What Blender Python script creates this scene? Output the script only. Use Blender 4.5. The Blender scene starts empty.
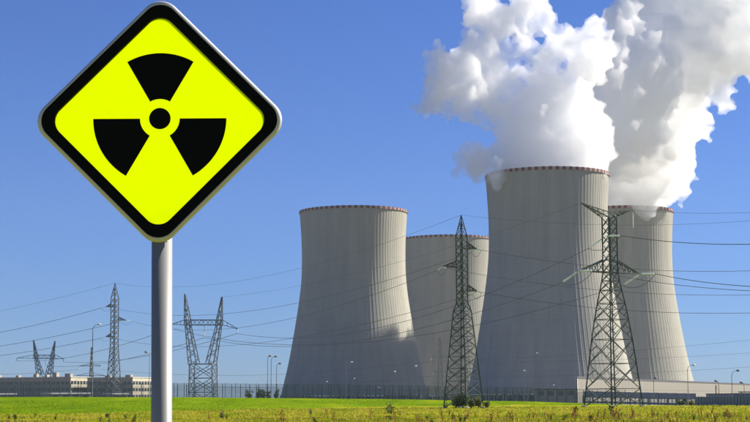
import bpy, bmesh, math, random
from mathutils import Vector, Matrix, noise

random.seed(7)
SC = bpy.context.scene
COL = SC.collection
R = math.radians

# ---------------------------------------------------------------- camera
W, H, F = 750.0, 422.0, 1600.0          # photograph size, focal length in its pixels
CAM_Z = 2.0
PITCH, ROLL = R(6.67), R(-0.35)
cam = bpy.data.cameras.new('camera')
cam_o = bpy.data.objects.new('camera', cam)
COL.objects.link(cam_o)
cam.sensor_width = 36.0
cam.lens = 36.0 * F / W
cam.clip_start, cam.clip_end = 0.1, 60000
CAM_M = Matrix.Translation((0, 0, CAM_Z)) @ Matrix.Rotation(R(90) + PITCH, 4, 'X') @ Matrix.Rotation(ROLL, 4, 'Z')
cam_o.matrix_world = CAM_M
SC.camera = cam_o
CAM_R = CAM_M.to_3x3()

# ---------------------------------------------------------------- sky, sun, exposure
SUN_EL, SUN_AZ = R(37), R(68)            # azimuth from +Y (view direction) towards +X
world = bpy.data.worlds.new('World')
SC.world = world
world.use_nodes = True
nt = world.node_tree
nt.nodes.clear()
sky = nt.nodes.new('ShaderNodeTexSky')
sky.sky_type = 'NISHITA'
sky.sun_disc = False
sky.sun_elevation = SUN_EL
sky.sun_rotation = SUN_AZ
sky.air_density = 1.0
sky.dust_density = 0.0
sky.ozone_density = 6.0
sky.altitude = 0
hs = nt.nodes.new('ShaderNodeMix')            # one even tint over the whole sky: the deep blue of the photograph's film
hs.data_type = 'RGBA'; hs.blend_type = 'MULTIPLY'; hs.inputs[0].default_value = 1.0
hs.inputs[7].default_value = (0.43, 0.60, 1.03, 1)
bg = nt.nodes.new('ShaderNodeBackground')
bg.inputs['Strength'].default_value = 0.05
wo = nt.nodes.new('ShaderNodeOutputWorld')
nt.links.new(sky.outputs[0], hs.inputs[6])
nt.links.new(hs.outputs[2], bg.inputs['Color'])
nt.links.new(bg.outputs[0], wo.inputs['Surface'])

sun = bpy.data.lights.new('sun', 'SUN')
sun.energy = 5.0
sun.angle = R(0.5)
sun.color = (1.0, 0.93, 0.80)
sun_o = bpy.data.objects.new('sun', sun)
COL.objects.link(sun_o)
SUN_DIR = Vector((math.sin(SUN_AZ) * math.cos(SUN_EL), math.cos(SUN_AZ) * math.cos(SUN_EL), math.sin(SUN_EL)))
sun_o.rotation_euler = SUN_DIR.to_track_quat('Z', 'Y').to_euler()

SC.view_settings.view_transform = 'Standard'
SC.view_settings.look = 'None'
SC.view_settings.gamma = 1.0
SC.view_settings.exposure = 1.1
SC.render.engine = 'CYCLES'
SC.cycles.use_denoising = True
SC.cycles.max_bounces = 64
SC.cycles.diffuse_bounces = 3
SC.cycles.glossy_bounces = 2
SC.cycles.transparent_max_bounces = 16
SC.cycles.volume_bounces = 64

# ---------------------------------------------------------------- helpers
def ray(px, py):
    return CAM_R @ Vector(((px - W / 2) / F, (H / 2 - py) / F, -1.0))

def at(px, py, Y):
    """the point at distance Y (metres ahead) seen at pixel (px, py) of the photograph"""
    d = ray(px, py)
    t = Y / d.y
    return Vector((0, 0, CAM_Z)) + d * t

def hit(px, py, z=0.0):
    d = ray(px, py)
    t = (z - CAM_Z) / d.z
    return Vector((0, 0, CAM_Z)) + d * t

def lerp_tab(tab, x):
    if x <= tab[0][0]: return tab[0][1]
    for (a, b), (c, d) in zip(tab, tab[1:]):
        if x <= c:
            return b + (d - b) * (x - a) / (c - a)
    return tab[-1][1]

def sstep(a, b, x):
    t = min(1.0, max(0.0, (x - a) / (b - a)))
    return t * t * (3 - 2 * t)

MATS = {}
def mat(name, col, rough=0.8, var=0.0, scale=1.0, stretch=(1, 1, 1), metal=0.0, bump=0.0, spec=0.3, col2=None):
    """plain painted / stone surface with procedural mottling"""
    if name in MATS: return MATS[name]
    m = bpy.data.materials.new(name); m.use_nodes = True
    t = m.node_tree; p = t.nodes['Principled BSDF']
    p.inputs['Roughness'].default_value = rough
    p.inputs['Metallic'].default_value = metal
    p.inputs['Specular IOR Level'].default_value = spec
    tc = t.nodes.new('ShaderNodeTexCoord'); mp = t.nodes.new('ShaderNodeMapping')
    mp.inputs['Scale'].default_value = stretch
    t.links.new(tc.outputs['Object'], mp.inputs['Vector'])
    n = t.nodes.new('ShaderNodeTexNoise'); n.inputs['Scale'].default_value = scale
    n.inputs['Detail'].default_value = 6
    t.links.new(mp.outputs[0], n.inputs['Vector'])
    r = t.nodes.new('ShaderNodeValToRGB')
    c2 = col2 if col2 else tuple(c * (1 - var) for c in col)
    c1 = col if col2 else tuple(min(1, c * (1 + var)) for c in col)
    r.color_ramp.elements[0].position = 0.3; r.color_ramp.elements[0].color = (*c2, 1)
    r.color_ramp.elements[1].position = 0.7; r.color_ramp.elements[1].color = (*c1, 1)
    t.links.new(n.outputs['Fac'], r.inputs['Fac'])
    t.links.new(r.outputs[0], p.inputs['Base Color'])
    if bump:
        b = t.nodes.new('ShaderNodeBump'); b.inputs['Strength'].default_value = bump
        t.links.new(n.outputs['Fac'], b.inputs['Height']); t.links.new(b.outputs[0], p.inputs['Normal'])
    MATS[name] = m
    return m

class MB:
    """collects polygons; build() links them as ONE mesh object"""
    def __init__(s): s.v, s.f = [], []
    def poly(s, pts):
        i = len(s.v); s.v += [tuple(p) for p in pts]; s.f.append(tuple(range(i, i + len(pts))))
    def box(s, x0, x1, y0, y1, z0, z1):
        i = len(s.v)
        s.v += [(x, y, z) for z in (z0, z1) for x, y in ((x0, y0), (x1, y0), (x1, y1), (x0, y1))]
        s.f += [tuple(i + k for k in q) for q in ((0, 3, 2, 1), (4, 5, 6, 7), (0, 1, 5, 4), (1, 2, 6, 5), (2, 3, 7, 6), (3, 0, 4, 7))]
        return s
    def bar(s, p, q, w, w2=None, n=4, cap=True):
        p, q = Vector(p), Vector(q); d = (q - p)
        if d.length < 1e-6: return s
        d.normalize()
        a = d.orthogonal() if abs(d.z) < 0.99 else Vector((1, 0, 0))
        if abs(d.z) < 0.99: a = d.cross(Vector((0, 0, 1))).normalized()
        b = d.cross(a).normalized(); a = b.cross(d).normalized()
        w2 = w if w2 is None else w2
        i = len(s.v)
        for c, ww in ((p, w), (q, w2)):
            for k in range(n):
                an = 2 * math.pi * (k + 0.5) / n
                rr = ww / 2 * (math.sqrt(2) if n == 4 else 1)
                s.v.append(tuple(c + a * math.cos(an) * rr + b * math.sin(an) * rr))
        for k in range(n):
            s.f.append((i + k, i + (k + 1) % n, i + n + (k + 1) % n, i + n + k))
        if cap:
            s.f.append(tuple(i + k for k in reversed(range(n)))); s.f.append(tuple(i + n + k for k in range(n)))
        return s
    def tube(s, pts, r, n=5):
        pts = [Vector(p) for p in pts]
        i = len(s.v)
        for j, p in enumerate(pts):
            d = (pts[min(j + 1, len(pts) - 1)] - pts[max(j - 1, 0)]).normalized()
            a = d.cross(Vector((0, 0, 1)))
            if a.length < 1e-4: a = Vector((1, 0, 0))
            a.normalize(); b = d.cross(a)
            rr = r[j] if isinstance(r, (list, tuple)) else r
            for k in range(n):
                an = 2 * math.pi * k / n
                s.v.append(tuple(p + a * math.cos(an) * rr + b * math.sin(an) * rr))
        for j in range(len(pts) - 1):
            for k in range(n):
                s.f.append((i + j * n + k, i + j * n + (k + 1) % n, i + (j + 1) * n + (k + 1) % n, i + (j + 1) * n + k))
        s.f.append(tuple(i + k for k in reversed(range(n))))
        e = i + (len(pts) - 1) * n
        s.f.append(tuple(e + k for k in range(n)))
        return s
    def lathe(s, prof, n=12, base=(0, 0, 0), axis=None):
        i = len(s.v); base = Vector(base)
        if axis is None: ax, a, b = Vector((0, 0, 1)), Vector((1, 0, 0)), Vector((0, 1, 0))
        else:
            ax = Vector(axis).normalized(); a = ax.orthogonal().normalized(); b = ax.cross(a)
        for r, z in prof:
            for k in range(n):
                an = 2 * math.pi * k / n
                s.v.append(tuple(base + ax * z + (a * math.cos(an) + b * math.sin(an)) * r))
        for j in range(len(prof) - 1):
            for k in range(n):
                s.f.append((i + j * n + k, i + j * n + (k + 1) % n, i + (j + 1) * n + (k + 1) % n, i + (j + 1) * n + k))
        s.f.append(tuple(i + k for k in reversed(range(n))))
        e = i + (len(prof) - 1) * n
        s.f.append(tuple(e + k for k in range(n)))
        return s
    def mesh(s, name, m, smooth=False):
        me = bpy.data.meshes.new(name); me.from_pydata(s.v, [], s.f)
        me.materials.append(m)
        if smooth: me.polygons.foreach_set('use_smooth', [True] * len(me.polygons))
        me.update()
        return me
    def build(s, name, m, parent=None, smooth=False):
        return link(name, s.mesh(name, m, smooth), parent)

def link(name, data, parent=None, loc=None, rot=None):
    o = bpy.data.objects.new(name, data); COL.objects.link(o)
    if parent: o.parent = parent
    if loc is not None: o.location = loc
    if rot is not None: o.rotation_euler = rot
    return o

def tag(o, label=None, cat=None, group=None, kind=None):
    if label: o['label'] = label
    if cat: o['category'] = cat
    if group: o['group'] = group
    if kind: o['kind'] = kind
    return o

def thing(name, label, cat, loc=(0, 0, 0), rz=0, group=None):
    o = link(name, None, None, loc, (0, 0, rz)); o.empty_display_size = 0.5
    return tag(o, label, cat, group)

# ---------------------------------------------------------------- terrain
# crest of the bank / foot of the fence: pixel -> ground point
CREST_PX = [(-60, 396.8, 390), (0, 396.8, 390), (120, 397.0, 390), (250, 397.6, 390), (375, 399.0, 392), (450, 400.4, 397), (520, 401.2, 400),
            (560, 402.2, 400), (600, 403.6, 398), (640, 405.0, 392), (680, 406.3, 372), (715, 407.8, 345), (750, 409.4, 318), (800, 411.5, 290)]
CREST = [at(*c) for c in CREST_PX]
CREST_Z = [(-300, CREST[0].z)] + [(p.x, p.z) for p in CREST] + [(300, CREST[-1].z)]
CREST_Y = [(-300, 390)] + [(p.x, p.y) for p in CREST] + [(140, 150)]
TOE_PX = [(0, 415), (90, 413.6), (187, 411), (280, 409), (375, 407)]
TOE = [hit(*c) for c in TOE_PX]
TOE_Y = [(-300, 60)] + [(p.x, p.y) for p in TOE] + [(16, 372), (30, 384), (70, 380), (110, 250), (300, 100)]
PLANT_Z = -5.0

def ground_z(x, y):
    yc, zc = lerp_tab(CREST_Y, x), lerp_tab(CREST_Z, x)
    yt = min(lerp_tab(TOE_Y, x), yc - 12)
    if y <= yc:
        t = min(1.0, max(0.0, (y - yt) / (yc - yt)))
        t = t * t * (3 - 2 * t) * 0.6 + t * 0.4
        z = zc * t
    else:
        z = zc + (PLANT_Z - zc) * sstep(yc + 6, yc + 90, y)
    if y < 520:
        z += 0.10 * noise.noise(Vector((x * 0.05, y * 0.02, 3.1))) * sstep(60, 120, y)
        z += 0.035 * noise.noise(Vector((x * 0.5, y * 0.17, 7.7)))
    return z

def build_ground():
    xs = [-16000, -6000, -2500, -1000, -500, -300, -200, -150] + [-120 + 1.25 * i for i in range(int(240 / 1.25) + 1)] + [150, 200, 300, 500, 1000, 2500, 6000, 16000]
    ys = [-9000, -2000, -500, -150, -60, -20] + [2.5 * i for i in range(0, 48)] + [120 + 2 * i for i in range(0, 206)] + [540, 580, 650, 760, 900, 1100, 1400, 2000, 3000, 5000, 9000, 16000, 30000]
    v = [(x, y, ground_z(x, y)) for y in ys for x in xs]
    n = len(xs)
    f = [(j * n + i, j * n + i + 1, (j + 1) * n + i + 1, (j + 1) * n + i) for j in range(len(ys) - 1) for i in range(n - 1)]
    me = bpy.data.meshes.new('ground'); me.from_pydata(v, [], f)
    at_ = me.color_attributes.new('zone', 'FLOAT_COLOR', 'POINT')
    # which crop grows where: red = lush green bank grass, green = yard behind the fence
    for i, (x, y, z) in enumerate(v):
        yc = lerp_tab(CREST_Y, x); yt = min(lerp_tab(TOE_Y, x), yc - 12)
        b = sstep(yt - 3, yt + 5, y + 7 * noise.noise(Vector((x * 0.12, y * 0.03, 0))))
        yd = sstep(yc + 8, yc + 20, y)
        at_.data[i].color = (b, yd, 0, 1)
    me.polygons.foreach_set('use_smooth', [True] * len(me.polygons))
    m = bpy.data.materials.new('field_grass'); m.use_nodes = True
    t = m.node_tree; p = t.nodes['Principled BSDF']
    p.inputs['Roughness'].default_value = 0.95; p.inputs['Specular IOR Level'].default_value = 0.0
    tc = t.nodes.new('ShaderNodeTexCoord')
    def nz(scale, st, det=6):
        mp = t.nodes.new('ShaderNodeMapping'); mp.inputs['Scale'].default_value = st
        t.links.new(tc.outputs['Object'], mp.inputs['Vector'])
        n_ = t.nodes.new('ShaderNodeTexNoise'); n_.inputs['Scale'].default_value = scale; n_.inputs['Detail'].default_value = det
        t.links.new(mp.outputs[0], n_.inputs['Vector']); return n_.outputs['Fac']
    def ramp(fac, stops):
        r = t.nodes.new('ShaderNodeValToRGB'); e = r.color_ramp.elements
        e[0].position, e[0].color = stops[0][0], (*stops[0][1], 1)
        e[1].position, e[1].color = stops[-1][0], (*stops[-1][1], 1)
        for po, c in stops[1:-1]:
            x = e.new(po); x.color = (*c, 1)
        t.links.new(fac, r.inputs['Fac']); return r.outputs[0]
    def mix(fac, a, b, mode='MIX'):
        x = t.nodes.new('ShaderNodeMix'); x.data_type = 'RGBA'; x.blend_type = mode
        if isinstance(fac, float): x.inputs[0].default_value = fac
        else: t.links.new(fac, x.inputs[0])
        t.links.new(a, x.inputs[6]); t.links.new(b, x.inputs[7]); return x.outputs[2]
    fine = nz(1.0, (2.2, 0.35, 1))
    mid = nz(1.0, (0.12, 0.02, 1))
    big = nz(1.0, (0.03, 0.012, 1), 3)
    field = mix(0.5, ramp(fine, [(0.3, (0.19, 0.20, 0.010)), (0.7, (0.34, 0.32, 0.022))]),
                ramp(mid, [(0.32, (0.17, 0.21, 0.008)), (0.55, (0.29, 0.28, 0.016)), (0.72, (0.36, 0.31, 0.03))]))
    bank = mix(0.5, ramp(fine, [(0.3, (0.045, 0.09, 0.002)), (0.7, (0.18, 0.26, 0.006))]),
               ramp(mid, [(0.3, (0.045, 0.10, 0.002)), (0.55, (0.12, 0.19, 0.004)), (0.72, (0.24, 0.26, 0.008))]))
    yard = ramp(big, [(0.3, (0.14, 0.14, 0.09)), (0.7, (0.26, 0.24, 0.18))])
    at_n = t.nodes.new('ShaderNodeAttribute'); at_n.attribute_name = 'zone'
    sp = t.nodes.new('ShaderNodeSeparateColor'); t.links.new(at_n.outputs['Color'], sp.inputs[0])
    c = mix(sp.outputs[0], field, bank)
    c = mix(sp.outputs[1], c, yard)
    t.links.new(c, p.inputs['Base Color'])
    bp = t.nodes.new('ShaderNodeBump'); bp.inputs['Strength'].default_value = 0.6; bp.inputs['Distance'].default_value = 0.3
    t.links.new(fine, bp.inputs['Height']); t.links.new(bp.outputs[0], p.inputs['Normal'])
    me.materials.append(m)
    return tag(link('ground', me), kind='structure', label='yellow green meadow rising to a lush green grass bank')
build_ground()

# ---------------------------------------------------------------- cooling towers
def concrete():
    m = bpy.data.materials.new('tower_concrete'); m.use_nodes = True
    t = m.node_tree; p = t.nodes['Principled BSDF']
    p.inputs['Roughness'].default_value = 0.9; p.inputs['Specular IOR Level'].default_value = 0.2
    tc = t.nodes.new('ShaderNodeTexCoord')
    def nz(st, det, rough=0.5):
        mp = t.nodes.new('ShaderNodeMapping'); mp.inputs['Scale'].default_value = st
        t.links.new(tc.outputs['Object'], mp.inputs['Vector'])
        n_ = t.nodes.new('ShaderNodeTexNoise'); n_.inputs['Scale'].default_value = 1; n_.inputs['Detail'].default_value = det
        n_.inputs['Roughness'].default_value = rough
        t.links.new(mp.outputs[0], n_.inputs['Vector']); return n_.outputs['Fac']
    streak = nz((0.16, 0.16, 0.012), 8, 0.65)
    lift = nz((0.004, 0.004, 0.9), 3, 0.6)
    patch = nz((0.03, 0.03, 0.05), 6)
    add = t.nodes.new('ShaderNodeMath'); add.operation = 'MULTIPLY_ADD'; add.inputs[1].default_value = 0.35
    t.links.new(lift, add.inputs[0]); t.links.new(streak, add.inputs[2])
    add2 = t.nodes.new('ShaderNodeMath'); add2.operation = 'MULTIPLY_ADD'; add2.inputs[1].default_value = 0.4
    t.links.new(patch, add2.inputs[0]); t.links.new(add.outputs[0], add2.inputs[2])
    r = t.nodes.new('ShaderNodeValToRGB')
    r.color_ramp.elements[0].position = 0.62; r.color_ramp.elements[0].color = (0.295, 0.287, 0.245, 1)
    r.color_ramp.elements[1].position = 1.08 if False else 1.0; r.color_ramp.elements[1].color = (0.36, 0.346, 0.292, 1)
    t.links.new(add2.outputs[0], r.inputs['Fac']); t.links.new(r.outputs[0], p.inputs['Base Color'])
    return m
CONC = concrete()
RED = mat('obstruction_red', (0.19, 0.055, 0.05), 0.8, 0.3, 0.4)
WHITE_RIM = mat('obstruction_white', (0.36, 0.31, 0.28), 0.85, 0.2, 0.4)
DARKC = mat('wet_dark_concrete', (0.06, 0.06, 0.06), 0.7, 0.3, 0.2)

RIM_Z = 150.0      # shell height above the yard in the prototype
PROF = [(0, 59.0), (8, 57.6), (14, 56.2), (22, 54.0), (35, 51.0), (47, 48.7), (60, 46.4), (73, 44.2), (85, 42.4), (95, 41.3), (104, 40.8),
        (114, 40.7), (124, 40.9), (134, 41.4), (142, 42.0), (148.0, 42.5)]
def prof(z): return lerp_tab(PROF, z)
def shell_mesh():
    s = MB(); nr = 104; per = 4; n = nr * per
    zs = [9 + (148 - 9) * i / 64 for i in range(65)]
    def smooth_r(z):   # light smoothing of the table
        return sum(prof(min(148, max(0, z + d))) for d in (-6, -3, 0, 3, 6)) / 5
    for z in zs:
        r0 = smooth_r(z)
        for k in range(n):
            a = 2 * math.pi * k / n
            rr = r0 + (0.12 if k % per == 0 else 0.0)
            aa = a
            if k % per == 1: aa = a - 2 * math.pi / n * 0.62
            if k % per == 3: aa = a + 2 * math.pi / n * 0.62
            s.v.append((rr * math.cos(aa), rr * math.sin(aa), z))
    for j in range(len(zs) - 1):
        for k in range(n):
            s.f.append((j * n + k, j * n + (k + 1) % n, (j + 1) * n + (k + 1) % n, (j + 1) * n + k))
    # inner face of the shell
    i = len(s.v); m = n
    iz = zs[::4]
    for z in iz:
        for k in range(m):
            a = 2 * math.pi * k / m
            rr = smooth_r(z) - 0.9
            s.v.append((rr * math.cos(a), rr * math.sin(a), z))
    for j in range(len(iz) - 1):
        for k in range(m):
            s.f.append((i + j * m + k, i + (j + 1) * m + k, i + (j + 1) * m + (k + 1) % m, i + j * m + (k + 1) % m))
    top_o, top_i = (len(zs) - 1) * n, i + (len(iz) - 1) * m
    for k in range(n):
        s.f.append((top_o + k, top_o + (k + 1) % n, top_i + (k + 1) % m, top_i + k))
        s.f.append((k, i + k, i + (k + 1) % m, (k + 1) % n))
    return s.mesh('shell', CONC)
SHELL = shell_mesh()
def arc_block(r0, r1, a0, a1, z0, z1, n=2):
    s = MB()
    P = [[(r * math.cos(a0 + (a1 - a0) * k / n), r * math.sin(a0 + (a1 - a0) * k / n), z) for k in range(n + 1)] for (r, z) in ((r0, z0), (r1, z0), (r1, z1), (r0, z1))]
    for q in range(4):
        A, B = P[q], P[(q + 1) % 4]
        for k in range(n): s.poly([A[k], B[k], B[k + 1], A[k + 1]])
    s.poly([P[q][0] for q in range(4)][::-1]); s.poly([P[q][n] for q in range(4)])
    return s
NB = 58
PITCHA = 2 * math.pi / NB
RED_ME = arc_block(41.3, 43.1, -PITCHA * 0.25, PITCHA * 0.25, 148.0, 150.0).mesh('rim_block', RED)
WHT_ME = arc_block(41.4, 43.0, -PITCHA * 0.249, PITCHA * 0.249, 148.0, 149.9).mesh('rim_block', WHITE_RIM)
COLM = MB().bar((58.6, 0, 0), (57.3, 0, 9.6), 1.1).mesh('column', CONC)
def v_columns():
    s = []
    for sg in (-1, 1):
        a = sg * 0.033
        s.append(MB().bar((59.2, 0, 0), (57.2 * math.cos(a), 57.2 * math.sin(a), 9.4), 1.0).mesh('column', CONC))
    return s
VCOL = v_columns()
BASIN = MB().lathe([(64, 0), (64, 1.6), (61, 1.6), (60.9, 0.6), (20, 0.6), (20, 0)], 72).mesh('basin', DARKC)
FILL = MB().lathe([(50, 0.7), (52.5, 8.5), (10, 8.6), (10, 0.7)], 64).mesh('cooling_fill', DARKC)

def tower(px, py_edge, Y, half_px, label):
    c = at(px, py_edge, Y)
    o = thing('cooling_tower', label, 'cooling tower', (c.x, c.y, PLANT_Z), 0, 'cooling towers of the power plant')
    half_m = half_px * Y / F / math.cos(PITCH) * 0.995
    o.scale = (half_m / 43.0, half_m / 43.0, (c.z - PLANT_Z) / RIM_Z)
    sh = link('shell', SHELL, o)
    for k in range(NB):
        link('rim_block', RED_ME, sh, rot=(0, 0, PITCHA * k))
        link('rim_block', WHT_ME, sh, rot=(0, 0, PITCHA * (k + 0.5)))
    for k in range(48):
        for q in VCOL: link('column', q, o, rot=(0, 0, 2 * math.pi * k / 48))
    link('basin', BASIN, o); link('cooling_fill', FILL, o)
    return o, c
TA = tower(353.5, 211.5, 1244, 54.5, 'left most grey concrete cooling tower with no steam and sunlit right flank')
TB = tower(446.5, 239.0, 1450, 46.5, 'rear cooling tower half hidden between the left tower and the tallest one')
TC = tower(547.0, 175.0, 1045, 62.5, 'tallest and nearest cooling tower in the middle, steam pouring from its rim')
TD = tower(620.0, 211.5, 1268, 53.0, 'right most cooling tower behind the lattice pylon, standing against open sky')

# ---------------------------------------------------------------- steam
def vol_mat(name, density):
    m = bpy.data.materials.new(name); m.use_nodes = True
    t = m.node_tree; t.nodes.clear()
    v = t.nodes.new('ShaderNodeVolumePrincipled')
    v.inputs['Color'].default_value = (1, 1, 1, 1)
    v.inputs['Density'].default_value = density
    v.inputs['Anisotropy'].default_value = 0.2
    o = t.nodes.new('ShaderNodeOutputMaterial')
    t.links.new(v.outputs[0], o.inputs['Volume'])
    return m

def puff_mesh(name, balls, voxel, disp, grow=0.0, seed=1, kids=(9, 6)):
    """cauliflower cloud body: balls with smaller balls budding from them, fused and roughened"""
    rnd = random.Random(seed)
    ico = {}
    for sub in (1, 2, 3):
        bm = bmesh.new(); bmesh.ops.create_icosphere(bm, subdivisions=sub, radius=1.0)
        bm.verts.ensure_lookup_table(); ico[sub] = ([tuple(q.co) for q in bm.verts], [tuple(q.index for q in f_.verts) for f_ in bm.faces]); bm.free()
    VV, FF = [], []
    def ball(c, r, sub=2):
        i = len(VV); r = r + grow; x, y, z = c
        VV.extend((x + a * r, y + b * r, z + d * r) for a, b, d in ico[sub][0])
        FF.extend((i + a, i + b, i + d) for a, b, d in ico[sub][1])
    def rdir():
        while True:
            d = Vector((rnd.uniform(-1, 1), rnd.uniform(-1, 1), rnd.uniform(-1, 1)))
            if 0.1 < d.length < 1: return d.normalized()
    for c, r in balls:
        ball(c, r, 3)
        for i in range(kids[0]):
            d = rdir(); r1 = r * rnd.uniform(0.26, 0.48); c1 = c + d * (r * rnd.uniform(0.8, 1.1)); ball(c1, r1)
            for j in range(kids[1]):
                d2 = (rdir() + d * 0.7).normalized(); r2 = r1 * rnd.uniform(0.25, 0.5); ball(c1 + d2 * (r1 * rnd.uniform(0.8, 1.05)), r2, 1)
    me = bpy.data.meshes.new(name); me.from_pydata(VV, [], FF)
    o = bpy.data.objects.new(name, me); COL.objects.link(o)
    rm = o.modifiers.new('r', 'REMESH'); rm.mode = 'VOXEL'; rm.voxel_size = voxel * 1.1
    for i, (size, st) in enumerate(disp):
        if st < 0:
            tx = bpy.data.textures.new('billow%d' % i, 'VORONOI'); tx.noise_scale = size; tx.noise_intensity = 1.0
        else:
            tx = bpy.data.textures.new('billow%d' % i, 'CLOUDS'); tx.noise_scale = size; tx.noise_depth = 3
        dm = o.modifiers.new('d', 'DISPLACE'); dm.texture = tx; dm.texture_coords = 'LOCAL'; dm.strength = st; dm.mid_level = 0.36 if st < 0 else 0.5
    r2 = o.modifiers.new('r2', 'REMESH'); r2.mode = 'VOXEL'; r2.voxel_size = voxel       # heals folds, so that the body is one clean skin
    dg = bpy.context.evaluated_depsgraph_get()
    me2 = bpy.data.meshes.new_from_object(o.evaluated_get(dg))
    bpy.data.objects.remove(o); bpy.data.meshes.remove(me)
    me2.name = name
    return me2

def B(px, py, r, Y):
    c = at(px, py, Y); return (c, r * Y / F)
BALLS_C = [B(546, 176, 44, 1045), B(515, 178, 20, 1040), B(580, 172, 24, 1040),
           B(503, 166, 15, 1022), B(484, 166, 18, 1016), B(468, 162, 14, 1014), B(461, 168, 9, 1012), B(466, 149, 7, 1012), B(474, 146, 6, 1012),
           B(540, 150, 36, 1045), B(575, 145, 42, 1055), B(512, 148, 20, 1035), B(530, 125, 26, 1040), B(522, 105, 20, 1040),
           B(505, 108, 17, 1035), B(485, 104, 18, 1030), B(462, 100, 19, 1025), B(440, 101, 15, 1020), B(424, 105, 12, 1018), B(436, 84, 17, 1020), B(448, 66, 20, 1022), B(440, 56, 12, 1020),
           B(470, 76, 22, 1028), B(492, 60, 20, 1035), B(476, 44, 18, 1030), B(476, 20, 16, 1032), B(480, -4, 20, 1036), B(500, 22, 22, 1040), B(520, 8, 18, 1042), B(540, -12, 16, 1044), B(524, 40, 13, 1042),
           B(530, 88, 17, 1042), B(512, 86, 12, 1038), B(534, 66, 11, 1042), B(516, 56, 12, 1040), B(500, 84, 14, 1040), B(520, 72, 9, 1050), B(540, 80, 14, 1050), B(430, 98, 14, 1025), B(428, 72, 10, 1025), B(538, 10, 15, 1050), B(528, 30, 12, 1050), B(548, 28, 10, 1050), B(470, 118, 10, 1028), B(490, 122, 10, 1030), B(450, 84, 16, 1040), B(460, 62, 16, 1045), B(440, 96, 12, 1035), B(484, 86, 16, 1045), B(478, 160, 14, 1030), B(462, 160, 8, 1020), B(496, 178, 12, 1016), B(478, 178, 8, 1014), B(552, 90, 26, 1048), B(565, 112, 36, 1052), B(548, 62, 16, 1046), B(556, 46, 15, 1046), B(575, 42, 17, 1044), B(592, 30, 13, 1044), B(588, 62, 24, 1050), B(604, 44, 16, 1050)]
BALLS_D = [B(620, 212, 29, 1284), B(600, 206, 26, 1284), B(644, 207, 18, 1284), B(640, 184, 28, 1280), B(662, 188, 16, 1275), B(610, 180, 36, 1262), B(652, 160, 42, 1255),
           B(688, 165, 15, 1255), B(620, 140, 48, 1250), B(660, 124, 44, 1250), B(696, 132, 16, 1250), B(702, 118, 10, 1246), B(688, 98, 22, 1250), B(630, 95, 46, 1250), B(604, 100, 36, 1245), B(655, 60, 48, 1250), B(700, 58, 40, 1250),
           B(732, 58, 26, 1250), B(720, 94, 12, 1245), B(725, 106, 8, 1245), B(632, 45, 34, 1250), B(690, 20, 48, 1250), B(740, 22, 40, 1250), B(650, 10, 38, 1250), B(622, 22, 18, 1245), B(618, 60, 26, 1245), B(626, 2, 14, 1248),
           B(700, -30, 50, 1250), B(762, 40, 34, 1250), B(650, -35, 34, 1250), B(745, -38, 44, 1250), B(690, -75, 44, 1250)]
def drift(balls):       # the right plume leans towards the left one as it rises
    out = []
    for c, r in balls:
        k = sstep(150, 260, c.z); Y2 = c.y - 95 * k; f = Y2 / c.y
        out.append((Vector((c.x * f, Y2, CAM_Z + (c.z - CAM_Z) * f)), r * f))
    return out
BALLS_D = drift(BALLS_D) + [B(598, 160, 26, 1140), B(606, 135, 30, 1125), B(614, 108, 32, 1110), B(616, 80, 30, 1100), B(612, 56, 22, 1090), B(624, 34, 22, 1090), B(640, 60, 30, 1110), B(650, 95, 30, 1120), B(640, 130, 30, 1140), B(628, 12, 14, 1090)]
STEAM = vol_mat('steam', 0.11)
def plume(name, balls, label, seed):
    me = puff_mesh(name, balls, 1.15, [(26, 8), (15, -9), (6.5, -5.5), (2.8, -2.6)], 0.7, seed, (10, 5))
    me.materials.clear(); me.materials.append(STEAM)
    o = tag(link(name, me), label, 'steam', 'steam plumes over the cooling towers')
    return o
plume('steam_plume', BALLS_C, 'white steam billowing up and left from the tallest cooling tower', 11)
plume('steam_plume', BALLS_D, 'bright white steam rising from the right most tower to the upper right', 31)

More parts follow.
